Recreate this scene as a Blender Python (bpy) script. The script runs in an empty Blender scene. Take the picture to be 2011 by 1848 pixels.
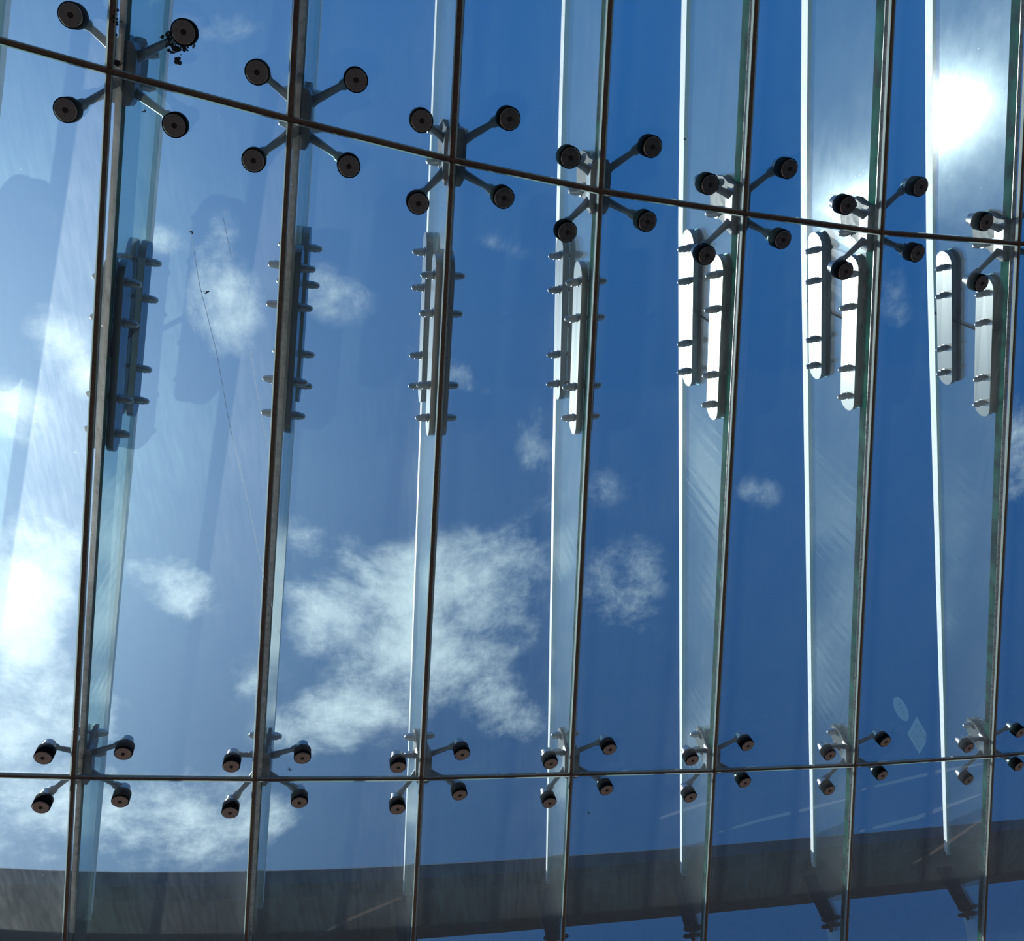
import bpy, bmesh, math, random
import numpy as np
random.seed(7)
sc = bpy.context.scene
COL = sc.collection

# ---------------------------------------------------------------- camera
IW, IH, FPX = 2011.0, 1848.0, 1746.68
CXP, CYP = IW/2, IH/2
CAM_H = 1.6
ZW = np.array([-0.15148, -0.42434, 0.89275]); ZW /= np.linalg.norm(ZW)     # zenith in the camera's own axes (x right, y down, z forward)
XW = np.array([1.0, 0, 0]) - ZW*ZW[0]; XW /= np.linalg.norm(XW)
YW = np.cross(ZW, XW)
RW = np.array([XW, YW, ZW])
def dw(v): return RW @ np.asarray(v, float)                                 # direction to world
def pw(v): return RW @ np.asarray(v, float) + np.array([0, 0, CAM_H])
cam_d = bpy.data.cameras.new('camera'); cam = bpy.data.objects.new('camera', cam_d); COL.objects.link(cam)
cam_d.sensor_width = 36; cam_d.lens = FPX/IW*36; cam_d.clip_start = .02
import mathutils
rx, ry, rz = dw([1, 0, 0]), dw([0, -1, 0]), dw([0, 0, -1])
cam.matrix_world = mathutils.Matrix([[rx[0], ry[0], rz[0], 0], [rx[1], ry[1], rz[1], 0], [rx[2], ry[2], rz[2], CAM_H], [0, 0, 0, 1]])
sc.camera = cam
def ray(px, py): return np.array([(px-CXP)/FPX, (py-CYP)/FPX, 1.0])

# ---------------------------------------------------------------- light, exposure
sc.view_settings.view_transform = 'Standard'; sc.view_settings.look = 'None'
sc.view_settings.gamma = 1; sc.view_settings.use_curve_mapping = False
sc.view_settings.exposure = 0.0
SUN = np.array([-.715, .035, .698]); SUN /= np.linalg.norm(SUN)
SUNW = dw(SUN)
sd = bpy.data.lights.new('sun', 'SUN'); sd.energy = 4.9; sd.angle = math.radians(.53); sd.color = (1, .96, .9)
so = bpy.data.objects.new('sun', sd); COL.objects.link(so)
so.rotation_euler = mathutils.Vector(SUNW).to_track_quat('Z', 'Y').to_euler(); so.location = (-6, 2, 12)
try:
    sc.cycles.transparent_max_bounces = 40; sc.cycles.max_bounces = 5; sc.cycles.glossy_bounces = 3; sc.cycles.diffuse_bounces = 2
    sc.cycles.transmission_bounces = 2; sc.cycles.caustics_reflective = True; sc.cycles.sample_clamp_indirect = 4
except Exception: pass

# world: clear blue sky, glow round the sun, wispy cumulus
W = bpy.data.worlds.new('sky'); sc.world = W; W.use_nodes = True
nt = W.node_tree; nt.nodes.clear()
def nd(t, **k):
    n = nt.nodes.new(t)
    for a, b in k.items(): setattr(n, a, b)
    return n
def lk(a, b): nt.links.new(a, b)
def mth(op, a, b=None, c=None, clamp=False):
    n = nd('ShaderNodeMath', operation=op); n.use_clamp = clamp
    for i, v in enumerate((a, b, c)):
        if v is None: continue
        if isinstance(v, (int, float)): n.inputs[i].default_value = v
        else: lk(v, n.inputs[i])
    return n.outputs[0]
tc = nd('ShaderNodeTexCoord')
sep = nd('ShaderNodeSeparateXYZ'); lk(tc.outputs['Generated'], sep.inputs[0])
zc = mth('MAXIMUM', sep.outputs[2], .06)
com = nd('ShaderNodeCombineXYZ'); lk(mth('DIVIDE', sep.outputs[0], zc), com.inputs[0]); lk(mth('DIVIDE', sep.outputs[1], zc), com.inputs[1])
cp = com.outputs[0]
def plane(px, py):
    d = dw(ray(px, py)); return np.array([d[0]/d[2], d[1]/d[2]])
CLOUDS = [(820,1235,240,150,-5,.5),(1040,1090,110,60,-35,.5),(590,1130,60,80,10,.5),  # centre and radii as seen towards that bearing, tilt, density
 (120,680,120,75,35,1.0),(25,800,90,90,0,.75),(175,735,60,50,0,1.1),(40,1230,110,220,0,1.05),(60,1420,190,170,0,.8),(320,1610,300,110,0,.75),
 (100,1590,190,110,0,.8),(445,600,75,125,-8,1.15),(440,470,40,70,0,.7),(650,575,110,75,15,.48),(345,1150,120,60,30,.75),(130,1060,110,60,20,.4),
 (790,1150,200,80,-5,.95),(960,1160,170,120,10,.95),(640,1200,80,110,20,.8),(700,1400,190,75,-12,1.0),(830,1300,200,80,-10,.6),(980,1380,120,80,35,.65),
 (610,1060,90,50,40,.5),(680,1090,40,70,0,.55),(1060,860,60,110,-10,.55),(900,740,150,45,20,.42),(1220,1150,130,110,-35,.45),(1260,1230,70,60,0,.4),
 (1050,1010,120,45,-40,.4),(1480,960,70,45,20,.34),(980,480,110,35,15,.3),(1760,600,60,160,-15,.3),(1995,900,60,140,0,.45),(1900,950,90,70,30,.3),
 (1180,960,70,60,0,.3),(480,1330,120,80,0,.35),(150,240,120,60,0,.35),(430,60,160,60,0,.35),(60,420,100,60,0,.3),(320,470,80,40,20,.4)]
acc = None
for (cx_, cy_, a_, b_, rot_, amp) in CLOUDS:
    c0 = plane(cx_, cy_); r = math.radians(rot_)
    e1 = plane(cx_+10*math.cos(r), cy_+10*math.sin(r)) - c0; e2 = plane(cx_-10*math.sin(r), cy_+10*math.cos(r)) - c0
    J = np.stack([e1*a_/10, e2*b_/10], axis=1)*1.55
    U_, S_, _ = np.linalg.svd(J); ang = math.atan2(U_[1, 0], U_[0, 0])
    mp = nd('ShaderNodeMapping', vector_type='TEXTURE'); lk(cp, mp.inputs[0])
    mp.inputs[1].default_value = (c0[0], c0[1], 0); mp.inputs[2].default_value = (0, 0, ang); mp.inputs[3].default_value = (S_[0], S_[1], 1)
    ln = nd('ShaderNodeVectorMath', operation='LENGTH'); lk(mp.outputs[0], ln.inputs[0])
    mr = nd('ShaderNodeMapRange', interpolation_type='SMOOTHSTEP'); lk(ln.outputs['Value'], mr.inputs[0])
    mr.inputs[1].default_value = 0; mr.inputs[2].default_value = 1; mr.inputs[3].default_value = amp; mr.inputs[4].default_value = 0
    acc = mr.outputs[0] if acc is None else mth('MAXIMUM', mth('MULTIPLY', mth('ADD', acc, mr.outputs[0]), .62), mth('MAXIMUM', acc, mr.outputs[0]))
def noise(scale, detail, rough, dist, w=0.0):
    m = nd('ShaderNodeMapping'); lk(cp, m.inputs[0]); m.inputs[1].default_value = (w, w*.7, 0); m.inputs[3].default_value = (1, 1, 1)
    n = nd('ShaderNodeTexNoise'); lk(m.outputs[0], n.inputs['Vector'])
    n.inputs['Scale'].default_value = scale; n.inputs['Detail'].default_value = detail; n.inputs['Roughness'].default_value = rough; n.inputs['Distortion'].default_value = dist
    return n.outputs['Fac']
n1 = noise(6.0, 14, .66, .25, 3.1); n2 = noise(24, 8, .65, .3, 9.0)
nz = mth('ADD', mth('MULTIPLY', n1, .75), mth('MULTIPLY', n2, .25))
dens = mth('ADD', acc, mth('MULTIPLY', mth('SUBTRACT', nz, .5), 3.4))
dens = mth('MULTIPLY', dens, mth('MINIMUM', mth('MULTIPLY', acc, 3.0), 1.0))
cm = nd('ShaderNodeMapRange', interpolation_type='SMOOTHSTEP'); lk(dens, cm.inputs[0])
cm.inputs[1].default_value = .12; cm.inputs[2].default_value = 1.3; cm.inputs[3].default_value = 0; cm.inputs[4].default_value = 1
haze = mth('MULTIPLY', noise(2.2, 4, .5, .3, 1.0), .10)
# faint all-over veil of thin cloud
dt = nd('ShaderNodeVectorMath', operation='DOT_PRODUCT'); nv = nd('ShaderNodeVectorMath', operation='NORMALIZE'); lk(tc.outputs['Generated'], nv.inputs[0])
lk(nv.outputs[0], dt.inputs[0]); dt.inputs[1].default_value = tuple(SUNW)
cosg = mth('MAXIMUM', dt.outputs['Value'], 0.0)
g1 = mth('MULTIPLY', mth('POWER', cosg, 7.5), .84); g2 = mth('MULTIPLY', mth('POWER', cosg, 22.0), .42)
def rgb(c):
    n = nd('ShaderNodeRGB'); n.outputs[0].default_value = (*c, 1); return n.outputs[0]
def mixc(f, a, b, bt='MIX'):
    n = nd('ShaderNodeMix', data_type='RGBA', blend_type=bt)
    if isinstance(f, (int, float)): n.inputs[0].default_value = f
    else: lk(f, n.inputs[0])
    lk(a, n.inputs[6]); lk(b, n.inputs[7]); return n.outputs[2]
def scalec(c, f):
    n = nd('ShaderNodeVectorMath', operation='SCALE'); lk(rgb(c), n.inputs[0]); lk(f, n.inputs['Scale']); return n.outputs[0]
def addc(a, b):
    n = nd('ShaderNodeVectorMath', operation='ADD'); lk(a, n.inputs[0]); lk(b, n.inputs[1]); return n.outputs[0]
SKYC = (.011, .077, .236)
vgr = nd('ShaderNodeMapRange'); lk(sep.outputs[1], vgr.inputs[0]); vgr.inputs[1].default_value = 0.0; vgr.inputs[2].default_value = .75; vgr.inputs[3].default_value = 1.55; vgr.inputs[4].default_value = .80
sky = addc(scalec(SKYC, vgr.outputs[0]), scalec((.50, .66, .78), g1)); sky = addc(sky, scalec((1.0, 1.0, 1.0), g2))
sky = addc(sky, scalec((.5, .8, 1.0), mth('MULTIPLY', haze, .25)))
cloudc = addc(rgb((.70, .83, .89)), scalec((1.1, 1.1, 1.1), g1))
skyc = mixc(cm.outputs[0], sky, cloudc)
up = nd('ShaderNodeMapRange'); lk(sep.outputs[2], up.inputs[0]); up.inputs[1].default_value = -.02; up.inputs[2].default_value = .05
allc = mixc(up.outputs[0], rgb((.035, .035, .035)), skyc)
bg = nd('ShaderNodeBackground'); lk(allc, bg.inputs[0]); bg.inputs[1].default_value = 1.0
wo = nd('ShaderNodeOutputWorld'); lk(bg.outputs[0], wo.inputs[0])

# ---------------------------------------------------------------- materials
def newmat(name):
    m = bpy.data.materials.new(name); m.use_nodes = True; m.node_tree.nodes.clear(); return m
class MT:
    def __init__(s, name): s.m = newmat(name); s.t = s.m.node_tree
    def n(s, t, ins=None, **k):
        x = s.t.nodes.new(t)
        for a, b in k.items(): setattr(x, a, b)
        for a, b in (ins or {}).items():
            if isinstance(b, bpy.types.NodeSocket): s.t.links.new(b, x.inputs[a])
            else: x.inputs[a].default_value = b
        return x
    def out(s, sh):
        o = s.t.nodes.new('ShaderNodeOutputMaterial'); s.t.links.new(sh, o.inputs[0]); return s.m
def glass_mat(name, tint, dust, rough_w, fwd=0.0, spec=.04, grime=1.0, gl_rough=0.0, dustcol=(.75,.85,.9,1)):
    M = MT(name); g = M.n('ShaderNodeNewGeometry')
    d = M.n('ShaderNodeVectorMath', {0: g.outputs['Incoming'], 1: g.outputs['Normal']}, operation='DOT_PRODUCT')
    a = M.n('ShaderNodeMath', {0: d.outputs['Value']}, operation='ABSOLUTE')
    b = M.n('ShaderNodeMath', {0: 1.0, 1: a.outputs[0]}, operation='SUBTRACT')
    p = M.n('ShaderNodeMath', {0: b.outputs[0], 1: 5.0}, operation='POWER')
    f = M.n('ShaderNodeMath', {0: p.outputs[0], 1: 1-spec, 2: spec}, operation='MULTIPLY_ADD')
    tr = M.n('ShaderNodeBsdfTransparent', {'Color': (*tint, 1)})
    gl = M.n('ShaderNodeBsdfGlossy', {'Color': (1, 1, 1, 1), 'Roughness': gl_rough})
    m1 = M.n('ShaderNodeMixShader', {0: f.outputs[0], 1: tr.outputs[0], 2: gl.outputs[0]})
    # dust film: patchy, with fine specks and drip marks
    tcx = M.n('ShaderNodeTexCoord')
    n1 = M.n('ShaderNodeTexNoise', {'Vector': tcx.outputs['Object'], 'Scale': 3.0, 'Detail': 6.0, 'Roughness': .6})
    mp = M.n('ShaderNodeMapping', {0: tcx.outputs['Object'], 2: (0, 0, .6), 3: (60, 8, 20)})
    n2 = M.n('ShaderNodeTexNoise', {'Vector': mp.outputs[0], 'Scale': 1.0, 'Detail': 4.0, 'Roughness': .6})
    vo = M.n('ShaderNodeTexVoronoi', {'Vector': tcx.outputs['Object'], 'Scale': 42.0, 'Randomness': 1.0}, feature='F1')
    vs = M.n('ShaderNodeMapRange', {0: vo.outputs['Distance'], 1: .0, 2: .10, 3: 1.0, 4: 0.0})
    vc = M.n('ShaderNodeSeparateColor', {0: vo.outputs['Color']})
    vg = M.n('ShaderNodeMath', {0: vc.outputs[0], 1: .86}, operation='GREATER_THAN')
    sp = M.n('ShaderNodeMath', {0: vs.outputs[0], 1: vg.outputs[0]}, operation='MULTIPLY')
    s1 = M.n('ShaderNodeMapRange', {0: n1.outputs['Fac'], 1: .3, 2: .7, 3: .6, 4: 1.4})
    s2 = M.n('ShaderNodeMapRange', {0: n2.outputs['Fac'], 1: .35, 2: .7, 3: .75, 4: 1.35})
    s3 = M.n('ShaderNodeMath', {0: s1.outputs[0], 1: s2.outputs[0]}, operation='MULTIPLY')
    s4 = M.n('ShaderNodeMath', {0: s3.outputs[0], 1: dust}, operation='MULTIPLY')
    s5 = M.n('ShaderNodeMath', {0: sp.outputs[0], 1: .30*grime, 2: s4.outputs[0]}, operation='MULTIPLY_ADD')
    tl = M.n('ShaderNodeBsdfTranslucent', {'Color': dustcol})
    df = M.n('ShaderNodeBsdfDiffuse', {'Color': dustcol})
    m2 = M.n('ShaderNodeMixShader', {0: .3, 1: tl.outputs[0], 2: df.outputs[0]})
    if fwd > 0:
        rf = M.n('ShaderNodeBsdfRefraction', {'Color': (.95, 1, 1, 1), 'Roughness': .78, 'IOR': 1.5})
        m2 = M.n('ShaderNodeMixShader', {0: fwd, 1: m2.outputs[0], 2: rf.outputs[0]})
    if rough_w > 0:
        rg = M.n('ShaderNodeBsdfGlossy', {'Color': (1, 1, 1, 1), 'Roughness': .22})
        m2 = M.n('ShaderNodeMixShader', {0: rough_w, 1: m2.outputs[0], 2: rg.outputs[0]})
    m3 = M.n('ShaderNodeMixShader', {0: s5.outputs[0], 1: m1.outputs[0], 2: m2.outputs[0]})
    return M.out(m3.outputs[0])
def pbr(name, col, rough=.5, metal=0.0, nscale=0, namp=.2, bump=0, trans=None, spec=.5, aniso=None):
    M = MT(name); tcx = M.n('ShaderNodeTexCoord')
    ins = {'Base Color': (*col, 1), 'Roughness': rough, 'Metallic': metal, 'Specular IOR Level': spec}
    bs = M.n('ShaderNodeBsdfPrincipled', ins)
    if nscale:
        n = M.n('ShaderNodeTexNoise', {'Vector': tcx.outputs['Object'], 'Scale': nscale, 'Detail': 6.0, 'Roughness': .6})
        r = M.n('ShaderNodeMapRange', {0: n.outputs['Fac'], 1: .3, 2: .7, 3: 1-namp, 4: 1+namp})
        v = M.n('ShaderNodeVectorMath', {0: (col[0], col[1], col[2])}, operation='SCALE'); M.t.links.new(r.outputs[0], v.inputs['Scale'])
        M.t.links.new(v.outputs[0], bs.inputs['Base Color'])
        rr = M.n('ShaderNodeMapRange', {0: n.outputs['Fac'], 1: .3, 2: .7, 3: max(rough-.08, .02), 4: min(rough+.1, 1)})
        M.t.links.new(rr.outputs[0], bs.inputs['Roughness'])
        if bump:
            bp = M.n('ShaderNodeBump', {'Height': n.outputs['Fac'], 'Strength': bump, 'Distance': .002}); M.t.links.new(bp.outputs[0], bs.inputs['Normal'])
    sh = bs.outputs[0]
    if trans:
        tl = M.n('ShaderNodeBsdfTranslucent', {'Color': (*trans[1], 1)})
        sh = M.n('ShaderNodeMixShader', {0: trans[0], 1: sh, 2: tl.outputs[0]}).outputs[0]
    return M.out(sh)
def comb_mat(name):     # dark green near edge of the fin glass, with fine cross ridges
    M = MT(name); tcx = M.n('ShaderNodeTexCoord')
    w = M.n('ShaderNodeTexNoise', {'Vector': tcx.outputs['Object'], 'Scale': 9.0, 'Detail': 5.0})
    c = M.n('ShaderNodeMapRange', {0: w.outputs['Fac'], 1: .35, 2: .65, 3: 0.0, 4: 1.0})
    cm_ = M.n('ShaderNodeMix', {0: c.outputs[0], 6: (.003, .016, .018, 1), 7: (.010, .10, .072, 1)}, data_type='RGBA')
    bs = M.n('ShaderNodeBsdfDiffuse', {'Color': cm_.outputs[2]})
    tr = M.n('ShaderNodeBsdfTransparent', {'Color': (.12, .38, .36, 1)})
    mx = M.n('ShaderNodeMixShader', {0: .2, 1: bs.outputs[0], 2: tr.outputs[0]})
    return M.out(mx.outputs[0])
m_pane = glass_mat('pane glass with dust film', (.88, .955, .975), .052, 0.0, fwd=.86)
m_fin = glass_mat('fin glass', (.80, .945, .93), .028, .12, spec=.045, gl_rough=.06)
m_gedge = pbr('ground glass edge', (.55, .62, .60), .5, trans=(.75, (.85, .93, .9)), nscale=60, namp=.15)
m_far = pbr('white ground far edge', (.96, .97, .96), .55, nscale=30, namp=.06, trans=(.03, (.8, .9, .9)))
m_near = pbr('grey polished near edge', (.34, .34, .32), .3, nscale=40, namp=.35, metal=.7)
m_band = comb_mat('green edge glass')
m_seal = pbr('brown grey silicone', (.24, .155, .115), .65, nscale=70, namp=.3, bump=.3)
m_steel = pbr('satin stainless steel', (.50, .51, .50), .33, 1.0, nscale=14, namp=.10)
m_plate = pbr('brushed steel plate', (.30, .31, .30), .24, 1.0)
m_cast = pbr('cast steel dark', (.20, .23, .25), .40, 1.0, nscale=30, namp=.2)
m_hub = pbr('dark bracket steel', (.075, .085, .09), .5, .0, nscale=30, namp=.3, spec=.35)
m_rubber = pbr('black gasket', (.010, .014, .016), .95, spec=.0)
m_cap = pbr('brown grey cap', (.46, .385, .345), .28, 1.0, nscale=60, namp=.12)
m_capc = pbr('dark cap centre', (.05, .035, .03), .5)
m_beam = pbr('weathered grey painted steel', (.040, .048, .050), .6, nscale=5, namp=.35)
m_dark = pbr('dark painted steel', (.010, .013, .022), .6, spec=.2)
M_ = MT('paving'); _t = M_.n('ShaderNodeTexCoord'); _s = M_.n('ShaderNodeSeparateXYZ', {0: _t.outputs['Object']})
_f = M_.n('ShaderNodeMapRange', {0: _s.outputs[1], 1: 3.4, 2: 3.6, 3: 0.0, 4: 1.0})  # canopy shade put into the paving colour: dark near, lighter as sunlit beyond
_b = M_.n('ShaderNodeTexBrick', {'Vector': _t.outputs['Object'], 'Color1': (.085, .066, .056, 1), 'Color2': (.072, .058, .05, 1), 'Mortar': (.04, .033, .03, 1), 'Scale': 1.6})
_d = M_.n('ShaderNodeMix', {0: _f.outputs[0], 6: (.012, .013, .015, 1), 7: _b.outputs['Color']}, data_type='RGBA')
m_ground = M_.out(M_.n('ShaderNodeBsdfPrincipled', {'Base Color': _d.outputs[2], 'Roughness': .85}).outputs[0])
m_silk = pbr('spider silk', (.8, .85, .9), .4, trans=(.7, (.95, .97, 1)))
m_soil = pbr('dark dirt', (.015, .02, .012), .9, nscale=80, namp=.4)

# ---------------------------------------------------------------- mesh helpers
class MB:
    def __init__(s): s.v = []; s.f = []; s.sm = []
    def add(s, vs, fs, smooth=False):
        o = len(s.v); s.v += [tuple(map(float, x)) for x in vs]; s.f += [tuple(i+o for i in f) for f in fs]; s.sm += [smooth]*len(fs)
    def obj(s, name, mat, parent=None, origin=None, bevel=0):
        og = np.array(origin if origin is not None else np.mean(np.array(s.v), axis=0), float)
        base = og
        me = bpy.data.meshes.new(name); me.from_pydata([tuple(np.array(v)-base) for v in s.v], [], s.f)
        bm = bmesh.new(); bm.from_mesh(me); bmesh.ops.recalc_face_normals(bm, faces=bm.faces); bm.to_mesh(me); bm.free()
        for p, q in zip(me.polygons, s.sm): p.use_smooth = q
        me.materials.append(mat)
        o = bpy.data.objects.new(name, me); COL.objects.link(o)
        if parent is not None:
            o.parent = parent; chain = np.array([0., 0, 0]); pp = parent
            while pp is not None: chain += np.array(pp.location); pp = pp.parent
            o.location = tuple(base-chain)
        else: o.location = tuple(base)
        if any(s.sm): me.set_sharp_from_angle(angle=math.radians(38))
        if bevel:
            b = o.modifiers.new('bevel', 'BEVEL'); b.width = bevel; b.segments = 2; b.limit_method = 'ANGLE'
        return o
def tag(o, label, cat, group=None, kind=None):
    o['label'] = label; o['category'] = cat
    if group: o['group'] = group
    if kind: o['kind'] = kind
    return o
def thing(name, loc, label, cat, group=None):
    o = bpy.data.objects.new(name, None); COL.objects.link(o); o.location = tuple(loc); o.empty_display_size = .05
    return tag(o, label, cat, group)
def unit(v): return v/np.linalg.norm(v)
def ring_tube(mb, rings, smooth=True, closed_ends=True):   # rings: list of equal-length point lists
    n = len(rings[0]); vs = [p for r in rings for p in r]; fs = []
    for i in range(len(rings)-1):
        for j in range(n): fs.append((i*n+j, i*n+(j+1) % n, (i+1)*n+(j+1) % n, (i+1)*n+j))
    mb.add(vs, fs, smooth)
    if closed_ends:
        mb.add(rings[0], [tuple(range(n))]); mb.add(rings[-1], [tuple(range(n))])
def basis(ax, ref=None):
    ax = unit(ax); r = np.array([0, 0, 1.]) if ref is None else ref
    if abs(ax @ unit(r)) > .97: r = np.array([1., 0, 0])
    a = unit(np.cross(ax, r)); return a, np.cross(ax, a)
def lathe(mb, p, ax, prof, n=28):
    ax = unit(ax); a, b = basis(ax)
    ring_tube(mb, [[p+ax*z+(a*math.cos(t)+b*math.sin(t))*r for t in np.linspace(0, 2*math.pi, n, endpoint=False)] for z, r in prof])
def bar(mb, p, q, rads, ref=None, n=16):      # rads: list of (t, ra, rb)
    p, q = np.array(p), np.array(q); a, b = basis(q-p, ref)
    ring_tube(mb, [[p+(q-p)*t+a*math.cos(u)*ra+b*math.sin(u)*rb for u in np.linspace(0, 2*math.pi, n, endpoint=False)] for t, ra, rb in rads])
def box8(mb, c):   # c: 8 corners, 0-3 loop, 4-7 loop
    mb.add(c, [(0, 1, 2, 3), (4, 5, 6, 7), (0, 1, 5, 4), (1, 2, 6, 5), (2, 3, 7, 6), (3, 0, 4, 7)])

# ---------------------------------------------------------------- the glazing grid (metres, camera axes, turned to world by pw/dw)
P = np.array([[[-1.0981, -1.0876, 2.4232], [-1.6761, 1.1738, 3.3943]], [[-0.6299, -0.9965, 2.5263], [-1.0332, 1.2427, 3.57]], [[-0.1783, -0.9243, 2.651], [-0.3848, 1.3065, 3.7657]], [[0.2799, -0.8791, 2.802], [0.265, 1.3639, 3.9838]], [[0.7815, -0.861, 2.9837], [0.9618, 1.4301, 4.2265]], [[1.3313, -0.8558, 3.2009], [1.7352, 1.493, 4.4961]], [[1.9708, -0.881, 3.4579], [2.5956, 1.5428, 4.795]]])      # [joint][top crossing, bottom crossing]
N = np.array([[[-0.0717, -0.4109, 0.9089], [-0.1518, -0.3761, 0.9141]], [[-0.0813, -0.4356, 0.8965], [-0.0927, -0.3894, 0.9164]], [[-0.186, -0.4553, 0.8707], [-0.1747, -0.4089, 0.8957]], [[-0.1915, -0.4597, 0.8672], [-0.1318, -0.4178, 0.8989]], [[-0.2332, -0.4514, 0.8613], [-0.1177, -0.4224, 0.8987]], [[-0.24, -0.4394, 0.8656], [-0.1192, -0.4195, 0.8999]], [[-0.2417, -0.4221, 0.8737], [-0.0829, -0.4195, 0.904]]])      # direction each fin stands off the glazing there
def extr(A, left):
    a, b, c = (A[0], A[1], A[2]) if left else (A[-1], A[-2], A[-3])
    return 3*a-3*b+c
P = np.concatenate([[extr(P, True)], P, [extr(P, False)]]); 
nl = 2*N[0]-N[1]; nr = 2*N[-1]-N[-2]
N = np.concatenate([[nl], N, [nr]]); N /= np.linalg.norm(N, axis=2, keepdims=True)
K = len(P)           # joints 0..8; 1..7 are in the picture
ORD = ['zeroth', 'first', 'second', 'third', 'fourth', 'fifth', 'sixth', 'seventh', 'eighth']
PWd = np.array([[pw(P[k, r]) for r in (0, 1)] for k in range(K)]); NWd = np.array([[dw(N[k, r]) for r in (0, 1)] for k in range(K)])
def gp(k, s): return PWd[k, 0]*(1-s)+PWd[k, 1]*s
def gn(k, s):
    s = max(s, 0.0); return unit(NWd[k, 0]*(1-s)+NWd[k, 1]*s)
def gw(k): return unit(PWd[k, 0]-PWd[k, 1])
def gu(k, s): u = np.cross(gn(k, s), gw(k)); return unit(u*np.sign(u @ dw([1, 0, 0])))
FD, FN, FC = .55, .05, .012       # fin: far edge, near edge, side offset at the near edge
def fp(k, s, d, off=0.0):         # point of fin k at stand-off d
    p = gp(k, s); n = gn(k, s); far = p+n*FD; near = p+n*FN+gu(k, s)*FC
    dr = unit(far-near); t = np.cross(dr, gw(k)); t = unit(t*np.sign(t @ dw([1, 0, 0])))
    return near+dr*(d-FN)+t*off
S0, S1, = -.60, 1.80
def panenormal(k):
    a = PWd[k+1, 0]-PWd[k, 0]+PWd[k+1, 1]-PWd[k, 1]; b = gw(k)+gw(k+1); n = unit(np.cross(a, b)); return n*np.sign(n @ dw([0, 0, 1]))
def hitpane(px, py, k, lift=0.0, row=0):
    n = panenormal(k); a = (PWd[k, row]+PWd[k+1, row])/2+n*lift; o = np.array([0, 0, CAM_H]); r = dw(ray(px, py))
    return o+r*(((a-o) @ n)/(r @ n))

# panes
ROWS = [(S0, 0.0), (0.0, 1.0), (1.0, S1)]; RN = ['upper', 'middle', 'lower']
PT = .014
def patch(k, r, i0, i1, j0, j1, z0, z1, mb, nj=6, ni=2):
    # slab piece; i0..i1 across, j0..j1 along measured as insets in metres when negative side
    s0, s1 = ROWS[r]; n = panenormal(k)
    c00, c10, c01, c11 = gp(k, s0), gp(k+1, s0), gp(k, s1), gp(k+1, s1)
    def q(i, j, z): return (c00*(1-i)+c10*i)*(1-j)+(c01*(1-i)+c11*i)*j+n*z
    I = np.linspace(i0, i1, ni+1); Jn = np.linspace(j0, j1, nj+1)
    vs = [q(i, j, z) for z in (z0, z1) for j in Jn for i in I]; A = (ni+1)*(nj+1); fs = []
    for j in range(nj):
        for i in range(ni):
            a = j*(ni+1)+i; fs += [(a, a+1, a+ni+2, a+ni+1), (a+A, a+ni+1+A, a+ni+2+A, a+1+A)]
    for i in range(ni):
        fs += [(i, i+A, i+1+A, i+1)]; a = nj*(ni+1)+i; fs += [(a, a+1, a+1+A, a+A)]
    for j in range(nj):
        a = j*(ni+1); fs += [(a, a+ni+1, a+ni+1+A, a+A)]; a += ni; fs += [(a, a+A, a+ni+1+A, a+ni+1)]
    mb.add(vs, fs)
GAP, EW = .0075, .0030
for k in range(K-1):
    for r in range(3):
        s0, s1 = ROWS[r]
        w = np.linalg.norm(gp(k+1, (s0+s1)/2)-gp(k, (s0+s1)/2)); h = np.linalg.norm(gp(k, s1)-gp(k, s0))
        gi, gj, ei, ej = GAP/w, GAP/h, (GAP+EW)/w, (GAP+EW)/h
        j0 = ej; j1 = 1-ej
        mb = MB(); patch(k, r, ei+.0002/w, 1-ei-.0002/w, j0, j1, 0, PT, mb)
        if k == 0: where = 'left of the first vertical joint'
        elif k == K-2: where = 'right of the seventh vertical joint'
        else: where = 'between the %s and %s vertical joints from left' % (ORD[k], ORD[k+1])
        o = mb.obj('glazing_unit', m_pane)
        tag(o, 'dusty clear %s-row glass panel %s' % (RN[r], where), 'glass panel', 'glass panels of the %s row' % RN[r])
        for (a, b, c, d, e, f) in ((gi, ei, gj, 1-gj, 6, 1), (1-ei, 1-gi, gj, 1-gj, 6, 1), (ei, 1-ei, gj, ej, 1, 3), (ei, 1-ei, 1-ej, 1-gj, 1, 3)):
            eb = MB(); patch(k, r, a, b, c, d, -.0006, .0055, eb, e, f); eb.obj('ground_edge', m_gedge, o)
# seals
for k in range(1, K-1):
    mb = MB(); rings = []
    for s in np.linspace(S0, S1, 13):
        p = gp(k, s); n = gn(k, s); u = gu(k, s); hw = GAP-.0003
        rings.append([p-u*hw+n*.002, p-u*hw*.5+n*.0045, p+u*hw*.5+n*.0045, p+u*hw+n*.002, p+u*hw+n*.013, p-u*hw+n*.013])
    ring_tube(mb, rings, False)
    tag(mb.obj('joint_seal', m_seal), 'brown silicone seal running down the %s vertical joint from left' % ORD[k], 'seal', 'vertical joint seals')
for row, s in ((0, 0.0), (1, 1.0)):
    mb = MB(); rings = []
    for k in range(K):
        p = gp(k, s); n = gn(k, s); w = gw(k); hw = GAP-.0003
        rings.append([p-w*hw+n*.0012, p-w*hw*.5+n*.0038, p+w*hw*.5+n*.0038, p+w*hw+n*.0012, p+w*hw+n*.0135, p-w*hw+n*.0135])
    ring_tube(mb, rings, False)
    tag(mb.obj('joint_seal', m_seal), ['brown silicone seal of the slanting upper cross joint', 'brown silicone seal of the gently bowed lower cross joint'][row], 'seal', 'cross joint seals')

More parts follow.
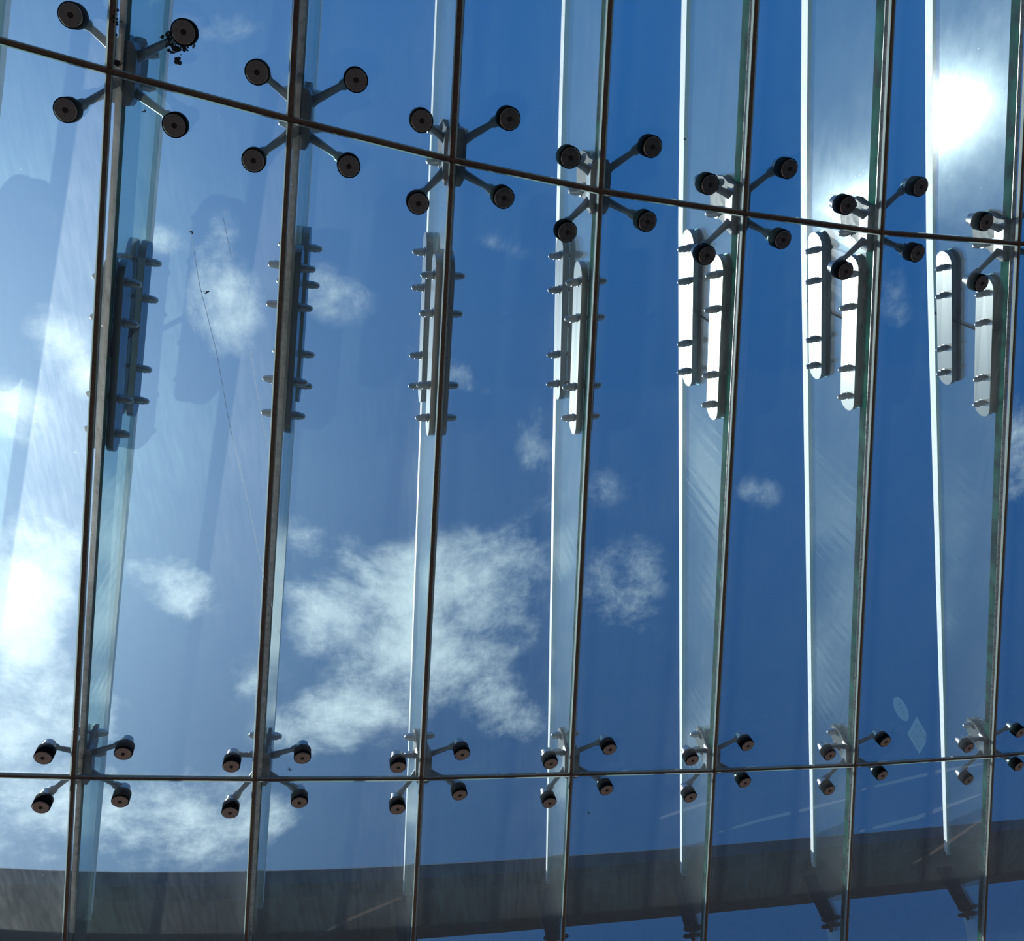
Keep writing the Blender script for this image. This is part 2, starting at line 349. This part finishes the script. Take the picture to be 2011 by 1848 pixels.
# fins
def finstrip(k, d0, d1, o0, o1, s0=S0, s1=S1, ns=14, taper=False):
    ss = sorted(set(list(np.linspace(s0, s1, ns))+([SE[k], SE[k]+.012, SE[k]+.2] if taper else []))); mb = MB(); rings = []
    for s in ss:
        e = d1 if not taper or s <= SE[k] else (d1 if False else max(.20, d1+.043*0-.04-(s-SE[k])*1.35))
        rings.append([fp(k, s, d0, o0), fp(k, s, d0, o1), fp(k, s, e, o1), fp(k, s, e, o0)])
    ring_tube(mb, rings, False); return mb
FT = .0078       # half thickness
SE = {0: 1.54, 1: 1.54, 2: 1.54, 3: 1.535, 4: 1.532, 5: 1.53, 6: 1.523, 7: 1.51}
def finname(k): return 'outermost left glass fin' if k == 0 else '%s glass fin from left' % ORD[k]
FARMID = {0: .36, 1: .335, 2: .275, 3: .25, 4: .217, 5: .175, 6: .147, 7: .151}   # where the two lengths of each fin meet
for k in range(0, K-1):
    look = 'only its far edge showing at top' if k == 0 else ('its right face and dark far edge showing' if k < 3 else 'its far edge a bright white line')
    root = thing('glass_fin', fp(k, .5, FN), 'clear %s, %s' % (finname(k), look), 'glass fin', 'glass fins behind the panels')
    finstrip(k, FN+.003, FD-.044, -FT, FT, ns=90, taper=True).obj('glass_sheet', m_fin, root)
    finstrip(k, FD-.0435, FD, -FT-.0004, FT+.0004, S0, min(SE[k], S1)).obj('far_edge', m_far, root)
    finstrip(k, FN, FN+.0028, -FT, FT).obj('near_edge', m_near, root)
    for sg in (-1, 1):
        a, b = sorted((sg*(FT+.0012), sg*(FT+.0002))); finstrip(k, FN+.003, FN+.045, a, b).obj('edge_band', m_band, root)
    sm = FARMID[k]; ds = .004/2.6
    finstrip(k, FN+.05, FD-.046, -FT-.0008, FT+.0008, sm-ds, sm+ds, 2).obj('splice_seam', m_rubber, root)

# splice clamps: a pair of round-ended plates bolted through the fin, near and far
def splice(k, smid, d, half, which):
    L = np.linalg.norm(PWd[k, 1]-PWd[k, 0]); hw = .05
    c = fp(k, smid, d)
    nm = 'outer' if which == 'far' else 'inner'
    root = thing('splice_clamp', c, 'round-ended bolted steel splice clamp near the %s edge of %s' % (which, finname(k) if k == 0 else 'the '+finname(k)), 'splice clamp', 'splice clamps at the %s edges of the fins' % which)
    t0, th = (FT+.002, .022)
    loc = []
    for a in np.linspace(0, math.pi, 13): loc.append((half-hw+hw*math.sin(a), hw*math.cos(a)))
    for a in np.linspace(0, math.pi, 13): loc.append((-(half-hw)-hw*math.sin(a), -hw*math.cos(a)))
    for sg in (-1, 1):
        mb = MB(); ring_tube(mb, [[fp(k, smid+a/L, d+b, sg*o) for a, b in loc] for o in (t0, t0+th)], False)
        mb.obj('plate', m_plate, root, bevel=.0015)
        mb = MB(); ring_tube(mb, [[fp(k, smid+a*.99/L, d+b*.97, sg*o) for a, b in loc] for o in (FT+.0003, t0-.0002)], False)
        mb.obj('pad', m_rubber, root)
    for fr in (.11, .31, .71, .90):
        s = smid+(fr-.5)*2*half/L; mb = MB()
        p = fp(k, s, d, 0); ax = unit(fp(k, s, d, .2)-p); h = t0+th
        pr = [(h, .0165), (h+.003, .0165), (h+.0032, .0138), (h+.024, .0138), (h+.0245, .0118), (h+.033, .0115), (h+.038, .0095), (h+.0415, .006), (h+.043, .002)]
        lathe(mb, p, ax, [(-a, b) for a, b in pr[::-1]]+[(-h, .008), (h, .008)]+pr, 14)
        mb.obj('bolt', m_steel, root)
LEN = {}
for k in range(0, K-1):
    # as-built positions along each fin
    fs = {0: (.36,), 1: (.345, .335), 2: (.283, .276), 3: (.256, .247), 4: (.231, .217), 5: (.191, .175), 6: (.163, .147), 7: (.172, .151)}[k]
    half = .325
    splice(k, fs[0], .155, .325 if k not in (1,) else .33, 'near'); splice(k, fs[-1], .405, .32, 'far')

# spider fittings
DT = [[(140,30),(361,63),(130,216),(343,246)],[(505,142),(699,157),(498,315),(685,326)],[(828,237),(1000,233),(821,399),(989,388)],[(1119,309),(1280,288),(1113,455),(1270,435)],[(1393,362),(1548,331),(1387,501),(1536,470)],[(1663,403),(1806,367),(1659,532),(1800,497)],[(1935,436),None,(1926,556),None]]
DB = [[(85.4,1486),(242.5,1478),(81,1583),(236.5,1572)],[(454.6,1503),(594,1486.5),(452,1594),(588,1574)],[(782,1505),(907.5,1480),(780.7,1587),(902.7,1559.6)],[(1081.4,1498),(1197,1470),(1079,1575),(1190.8,1550)],[(1358.8,1491.8),(1467.5,1463),(1355.7,1564.7),(1462.3,1535.8)],[(1629.4,1482),(1738,1455.5),(1627.8,1551),(1731.4,1521.8)],[(1902,1467.5),(2003,1437.7),(1901,1531),(2000,1504)]]
def spider(k, row):
    s = float(row); p = gp(k, s); n = gn(k, s); w = gw(k); w = unit(w-n*(w @ n)); u = gu(k, s)
    rown = ['upper', 'lower'][row]
    root = thing('spider_fitting', p+n*.10, 'steel spider fitting where the %s cross joint meets the %s vertical joint from left' % (rown, ORD[k]), 'spider fitting', 'spider fittings along the %s cross joint' % rown)
    discs = []
    for i, (sx, sy) in enumerate(((-1, 1), (1, 1), (-1, -1), (1, -1))):
        kk = k if sx > 0 else k-1; nn = panenormal(kk)
        m = (DT, DB)[row][k-1][i]
        if m is None: q = p+u*(sx*.14+.03)+w*(sy*.118); q = q-nn*((q-gp(kk, s)) @ nn)
        else: q = hitpane(m[0], m[1], kk, -.002, row)
        discs.append((q, nn, sx, sy))
    hc = p+u*.016+n*.125
    # hub block in front of the fin edge, clasping it
    mb = MB()
    prof = [(-.085, .022), (-.06, .034), (.06, .034), (.085, .022)]
    for z0, z1, sc_ in ((-.062, -.012, 1.0),):
        ring_tube(mb, [[hc+w*a+u*b*sc_+n*z for a, b in prof]+[hc+w*a-u*b*sc_+n*z for a, b in prof[::-1]] for z in (z0, z1)], False)
    mb.obj('hub', m_cast, root, bevel=.004)
    ax = unit(fp(k, s, .2, 1)-fp(k, s, .2, 0)); L = np.linalg.norm(PWd[k, 1]-PWd[k, 0])
    dz = -.10/L*0
    outl = [(-.085, .068), (-.075, .11), (-.05, .15), (-.045, .20), (-.02, .235), (.03, .245), (.075, .235), (.095, .20), (.098, .15), (.085, .11), (.085, .068)]
    for sg in (-1, 1):
        mb = MB(); ring_tube(mb, [[fp(k, s-a/L, b, sg*o) for a, b in outl] for o in (FT+.002, FT+.016)], False)
        mb.obj('side_plate', m_hub, root, bevel=.002)
    for (a, b) in ((.06, .20), (-.03, .185)):
        mb = MB(); q = fp(k, s-a/L, b, 0); h = FT+.016
        pr = [(h, .021), (h+.004, .021), (h+.0042, .0165), (h+.024, .0165), (h+.032, .012), (h+.040, .010), (h+.044, .004)]
        lathe(mb, q, ax, [(-x, y) for x, y in pr[::-1]]+[(-h, .008), (h, .008)]+pr, 14)
        mb.obj('hub_bolt', m_steel, root)
    for q, nn, sx, sy in discs:
        fx = MB()
        lathe(fx, q, nn, [(-.006, .0315), (-.0035, .034), (.036, .034), (.038, .032)], 36)
        fo = fx.obj('disc_fixing', m_rubber, root)
        bo = MB(); lathe(bo, q+nn*.0385, nn, [(0, .026), (.016, .026), (.022, .022), (.034, .022), (.036, .019)], 24)
        bo.obj('swivel_boss', m_steel, fo)
        cb = MB(); lathe(cb, q-nn*.0085, nn, [(0, .0285), (.0022, .0305)], 36); cb.obj('cap', m_cap, fo)
        cc = MB(); lathe(cc, q-nn*.0092, nn, [(0, .0075), (.0006, .0078)], 20); cc.obj('cap_screw', m_capc, fo)
        a0 = hc+u*sx*.024+w*sy*.045+n*(-.030); a1 = q+nn*.058
        d = unit(a1-a0); Ld = np.linalg.norm(a1-a0)
        am = MB()
        bar(am, a0, a1+d*.012, [(0, .017, .010), (.15, .013, .009), (.62, .010, .008), (.68, .0155, .013), (.86, .018, .017), (.97, .018, .016), (1, .012, .010)], n, 16)
        am.obj('arm', m_cast, root)
for k in range(1, K-1):
    for row in (0, 1): spider(k, row)

# ring beam above the fins, and the struts that tie the fins to it
E_X = [-600, 0, 240, 380, 640, 980, 1500, 1750, 2011]; E_U = [1640, 1693, 1708, 1707, 1700, 1682, 1646, 1625, 1603]
HB = .735; HL = .58; HW = .50
edge = []
for x in np.linspace(-350, 2350, 19):
    y = np.interp(x, E_X, E_U) if x <= 2011 else 1603-(x-2011)*.1
    # height measured from the lower glazing row near that bearing
    xs = [CXP+FPX*P[k, 1][0]/P[k, 1][2] for k in range(K)]; kk = int(np.clip(np.searchsorted(xs, x*1.0)-1, 0, K-2))
    wgt = np.clip((x-xs[kk])/(xs[kk+1]-xs[kk]), -.5, 1.5)
    n0 = panenormal(kk); n1 = panenormal(min(kk+1, K-2)); nn = unit(n0*(1-wgt)+n1*wgt); a = PWd[kk, 1]*(1-wgt)+PWd[kk+1, 1]*wgt+nn*HB
    o = np.array([0, 0, CAM_H]); r = dw(ray(x, y)); edge.append((o+r*(((a-o) @ nn)/(r @ nn)), nn))
ep = np.array([e[0] for e in edge]); tx = np.linspace(-1, 1, len(ep))
ep = np.stack([np.polyval(np.polyfit(tx, ep[:, i], 4), tx) for i in range(3)], axis=1)
rings = []
for i in range(len(ep)):
    tg = unit(ep[min(i+1, len(ep)-1)]-ep[max(i-1, 0)]); nn = unit(dw([0, 0, 0])+edge[i][1]); back = np.cross(tg, nn); back = unit(back*np.sign(back @ dw([0, 1, 0])))
    nn = unit(np.cross(back, tg)*np.sign(np.cross(back, tg) @ nn)); hh = HB-HL
    pr = [(.03, 0), (0, -.03), (0, -hh*.75), (.05, -hh), (HW-.04, -hh), (HW, -hh+.05), (HW, -.03), (HW-.03, 0)]
    rings.append([ep[i]+back*a+nn*b for a, b in pr])
mb = MB(); ring_tube(mb, rings, False)
tag(mb.obj('edge_beam', m_beam), 'broad dark grey steel beam crossing behind the lower ends of the glass fins', 'beam')
BK = np.array([np.mean(r, axis=0) for r in rings])
for k in range(3, K-1):
    c = fp(k, 1.585, .26); e = fp(k, 1.59, HL+.02)
    root = thing('beam_strut', c, 'dark steel strut from the beam to the %s' % finname(k), 'strut', 'struts under the beam')
    L = np.linalg.norm(PWd[k, 1]-PWd[k, 0])
    for sg in (-1, 1):
        m = MB(); c1 = fp(k, 1.585, .24, sg*.0262); e1 = fp(k, 1.59, HL+.005, sg*.0262); a, b = basis(e1-c1, gw(k))
        ring_tube(m, [[q+a*.026+b*.008, q-a*.026+b*.008, q-a*.026-b*.008, q+a*.026-b*.008] for q in (c1, e1)], False)
        m.obj('strut_bar', m_dark, root, bevel=.002)
        loc = [(-.055, -.045), (.055, -.045), (.055, .03), (.03, .05), (-.03, .05), (-.055, .03)]
        m = MB(); ring_tube(m, [[fp(k, 1.585+a/L, .245+b, sg*o) for a, b in loc] for o in (FT+.0005, FT+.017)], False)
        m.obj('clamp_plate', m_dark, root, bevel=.002)
    for a in (-.035, .035):
        mb = MB(); q = fp(k, 1.585+a/L, .23, 0); ax = unit(fp(k, 1.585, .23, 1)-fp(k, 1.585, .23, 0)); h = FT+.017
        pr = [(h, .017), (h+.004, .017), (h+.0042, .013), (h+.03, .013), (h+.04, .009), (h+.045, .003)]
        lathe(mb, q, ax, [(-x, y) for x, y in pr[::-1]]+[(-h, .008), (h, .008)]+pr, 12)
        mb.obj('clamp_bolt', m_dark, root)

# ---------------------------------------------------------------- small things on the glass
def flat(k, pts, z0, z1, mb, row=1):
    n = panenormal(k)
    ring_tube(mb, [[hitpane(x, y, k, z, row) for x, y in pts] for z in (z0, z1)], False)
def film(name, col, a):
    M = MT(name); t = M.n('ShaderNodeBsdfTransparent', {'Color': (1, 1, 1, 1)}); d = M.n('ShaderNodeBsdfTranslucent', {'Color': (*col, 1)}); e = M.n('ShaderNodeBsdfDiffuse', {'Color': (*col, 1)})
    m = M.n('ShaderNodeMixShader', {0: .5, 1: d.outputs[0], 2: e.outputs[0]})
    return M.out(M.n('ShaderNodeMixShader', {0: a, 1: t.outputs[0], 2: m.outputs[0]}).outputs[0])
m_film = film('pale translucent sticker', (.55, .75, .85), .10); m_ink = film('faint print', (.05, .08, .12), .12)  # thin pale film shapes with darker lines, laid on the pane
kx = 6
mb = MB(); pts = []
for t in np.linspace(0, 2*math.pi, 32, endpoint=False):
    a, b = 11.5*math.cos(t), 26*math.sin(t); r = math.radians(-26); pts.append((1769.5+a*math.cos(r)-b*math.sin(r), 1392.5+a*math.sin(r)+b*math.cos(r)))
flat(kx, pts, PT+.0005, PT+.0012, mb, 1)
st = mb.obj('mark', m_film); tag(st, 'pale translucent oval sticker on the pane near the lower right spider fittings', 'mark')
mb = MB()
for dx, dy in ((-3, -8), (0, 0), (4, 9)):
    flat(kx, [(1766+dx, 1390+dy), (1771+dx, 1386+dy), (1773+dx, 1391+dy), (1768+dx, 1395+dy)], PT+.0014, PT+.0018, mb)
mb.obj('print', m_ink, st)
mb = MB(); flat(kx, [(1800, 1407), (1824, 1448), (1805.5, 1481), (1782, 1441)], PT+.0005, PT+.0012, mb)
st = mb.obj('mark', m_film); tag(st, 'pale translucent diamond shaped mark with lines of faint print on the pane', 'mark')
mb = MB()
for j in range(5):
    f = .2+.15*j
    a = np.array([1800, 1407])*(1-f)+np.array([1824, 1448])*f; b = np.array([1782, 1441])*(1-f)+np.array([1805.5, 1481])*f
    for (t0, t1) in ((.12, .4), (.45, .6), (.64, .88)):
        p0, p1 = a*(1-t0)+b*t0, a*(1-t1)+b*t1; d = np.array([1.0, 1.7])*1.1
        flat(kx, [tuple(p0-d), tuple(p1-d), tuple(p1+d), tuple(p0+d)], PT+.0014, PT+.0018, mb)
mb.obj('print', m_ink, st)
KX = [CXP+FPX*P[k, 1][0]/P[k, 1][2] for k in range(K)]
m_reflection = film('pale smear film', (.75, .80, .85), .055); m_reflection2 = film('brown smear film', (.60, .42, .32), .06)
def reflection(pts, hw, m, label):  # thin film strips stand in for light streaks reflected in the glass
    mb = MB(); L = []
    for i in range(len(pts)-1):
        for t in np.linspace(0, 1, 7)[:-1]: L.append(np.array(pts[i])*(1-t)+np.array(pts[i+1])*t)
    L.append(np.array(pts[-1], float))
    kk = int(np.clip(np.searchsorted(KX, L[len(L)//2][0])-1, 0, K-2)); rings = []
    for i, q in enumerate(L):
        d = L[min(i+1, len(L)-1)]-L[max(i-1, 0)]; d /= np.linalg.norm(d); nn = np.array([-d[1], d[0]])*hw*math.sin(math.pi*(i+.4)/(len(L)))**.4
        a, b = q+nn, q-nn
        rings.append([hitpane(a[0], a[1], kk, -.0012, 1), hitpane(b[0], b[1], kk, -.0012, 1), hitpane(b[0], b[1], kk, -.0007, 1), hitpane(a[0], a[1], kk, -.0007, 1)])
    ring_tube(mb, rings, False); tag(mb.obj('reflection', m), label, 'reflection', 'curved streaks of reflected light on the lower glass')
reflection([(1282, 1612), (1345, 1590), (1392, 1576)], 3.2, m_reflection, 'short pale smear before the fifth vertical joint, below the lower cross joint')
reflection([(1412, 1634), (1500, 1609), (1589, 1588), (1662, 1570)], 3.2, m_reflection, 'pale smear between the fifth and sixth vertical joints, above the beam')
reflection([(1681, 1554), (1759, 1535), (1843, 1515), (1930, 1500)], 3.2, m_reflection, 'long pale smear just under the lower cross joint beside the sixth joint')
reflection([(1683, 1634), (1743, 1620), (1800, 1606), (1843, 1590), (1925, 1560)], 4.0, m_reflection, 'broad pale smear touching the upper rim of the beam past the sixth joint')
reflection([(1791, 1697), (1835, 1672), (1872, 1648), (1928, 1610)], 3.2, m_reflection2, 'brownish smear crossing the beam just before the seventh joint')
reflection([(625, 1838), (678, 1809), (722, 1790), (790, 1762)], 3.0, m_reflection2, 'brownish smear crossing the beam between the second and third joints')
def thread(pts, k, r, label):
    mb = MB(); rings = []
    P3 = [hitpane(x, y, k, -.004, 1 if y > 900 else 0) for x, y in pts]
    P3 = [hitpane(x, y, k, -.006, 0) for x, y in pts]
    for i, q in enumerate(P3):
        d = unit(P3[min(i+1, len(P3)-1)]-P3[max(i-1, 0)]); a, b = basis(d); rings.append([q+(a*math.cos(t)+b*math.sin(t))*r for t in (0, 2.1, 4.2)])
    ring_tube(mb, rings, True); tag(mb.obj('spider_thread', m_silk), label, 'spider thread', 'loose strands of spider silk')
thread([(375, 460), (392, 560), (425, 690), (450, 830), (490, 1000), (516, 1125), (548, 1243)], 1, .0008, 'long strand of spider silk slanting down to the second vertical joint')
thread([(438, 425), (447, 470), (454, 505)], 1, .0007, 'short high strand of spider silk beside the first pane cloud')
thread([(492, 690), (508, 790), (526, 880)], 1, .0007, 'thin strand of spider silk close to the second fin')
def clump(c, k, n, spread, size, row, sq=1.0):
    mb = MB()
    for i in range(n):
        x = c[0]+random.gauss(0, spread); y = c[1]+random.gauss(0, spread*sq)
        q = hitpane(x, y, k, PT+.002+random.random()*.006, row); r = size*(.4+random.random())
        bm = bmesh.new(); bmesh.ops.create_icosphere(bm, subdivisions=1, radius=r)
        for v in bm.verts: v.co *= .7+.6*random.random()
        mb.add([np.array(v.co)+q for v in bm.verts], [tuple(v.index for v in f.verts) for f in bm.faces]); bm.free()
    return mb
mb = clump((347, 92), 1, 60, 9, .0045, 0, .8); m2 = clump((330, 72), 1, 25, 6, .004, 0); mb.add(m2.v, m2.f); m2 = clump((372, 88), 1, 22, 7, .0028, 0); mb.add(m2.v, m2.f)
tag(mb.obj('dirt_clump', m_soil), 'crumbly dark dirt caught beside the top right disc of the first spider fitting', 'dirt', kind='stuff')
mb = clump((348, 120), 1, 16, 3, .006, 0); tag(mb.obj('dead_leaf', m_soil), 'small dark leaf scrap hanging under the dirt clump at upper left', 'leaf')
for (x, y, k, sp, n, lab) in ((376, 457, 1, 4, 8, 'short dark twig scrap on the glass right of the first fin'), (406, 575, 1, 5, 14, 'dark insect remains on the glass between the first two fins'),
        (1345, 274, 5, 2, 8, 'dark speck on the fifth white fin edge near the top'), (1155, 1597, 4, 2, 6, 'tiny black curl on the glass under the fourth spider fitting'),
        (567, 1511, 2, 5, 14, 'dark dirt beside the right disc of the second lower spider fitting'), (284, 217, 1, 3, 8, 'tiny yellowish speck under the arm of the first spider fitting'),
        (1778, 480, 6, 4, 8, 'dark scrap left of the sixth fitting lower right disc')):
    mb = clump((x, y), k, n, sp*.6, .0022, 1 if y > 900 else 0); tag(mb.obj('dirt_speck', m_soil), lab, 'dirt')

mb = clump((227, 40), 1, 30, 4, .0035, 0, 3.5); m2 = clump((228, 125), 1, 26, 7, .0035, 0, .5); mb.add(m2.v, m2.f)
tag(mb.obj('dirt_clump', m_soil), 'dark crumbs of dirt lodged along the first vertical joint above the cross joint', 'dirt', kind='stuff')
# ground (below the camera; warms the undersides)
mb = MB(); mb.add([(-40, -40, 0), (40, -40, 0), (40, 40, 0), (-40, 40, 0)], [(0, 1, 2, 3)])
fl = mb.obj('floor', m_ground); fl['kind'] = 'structure'
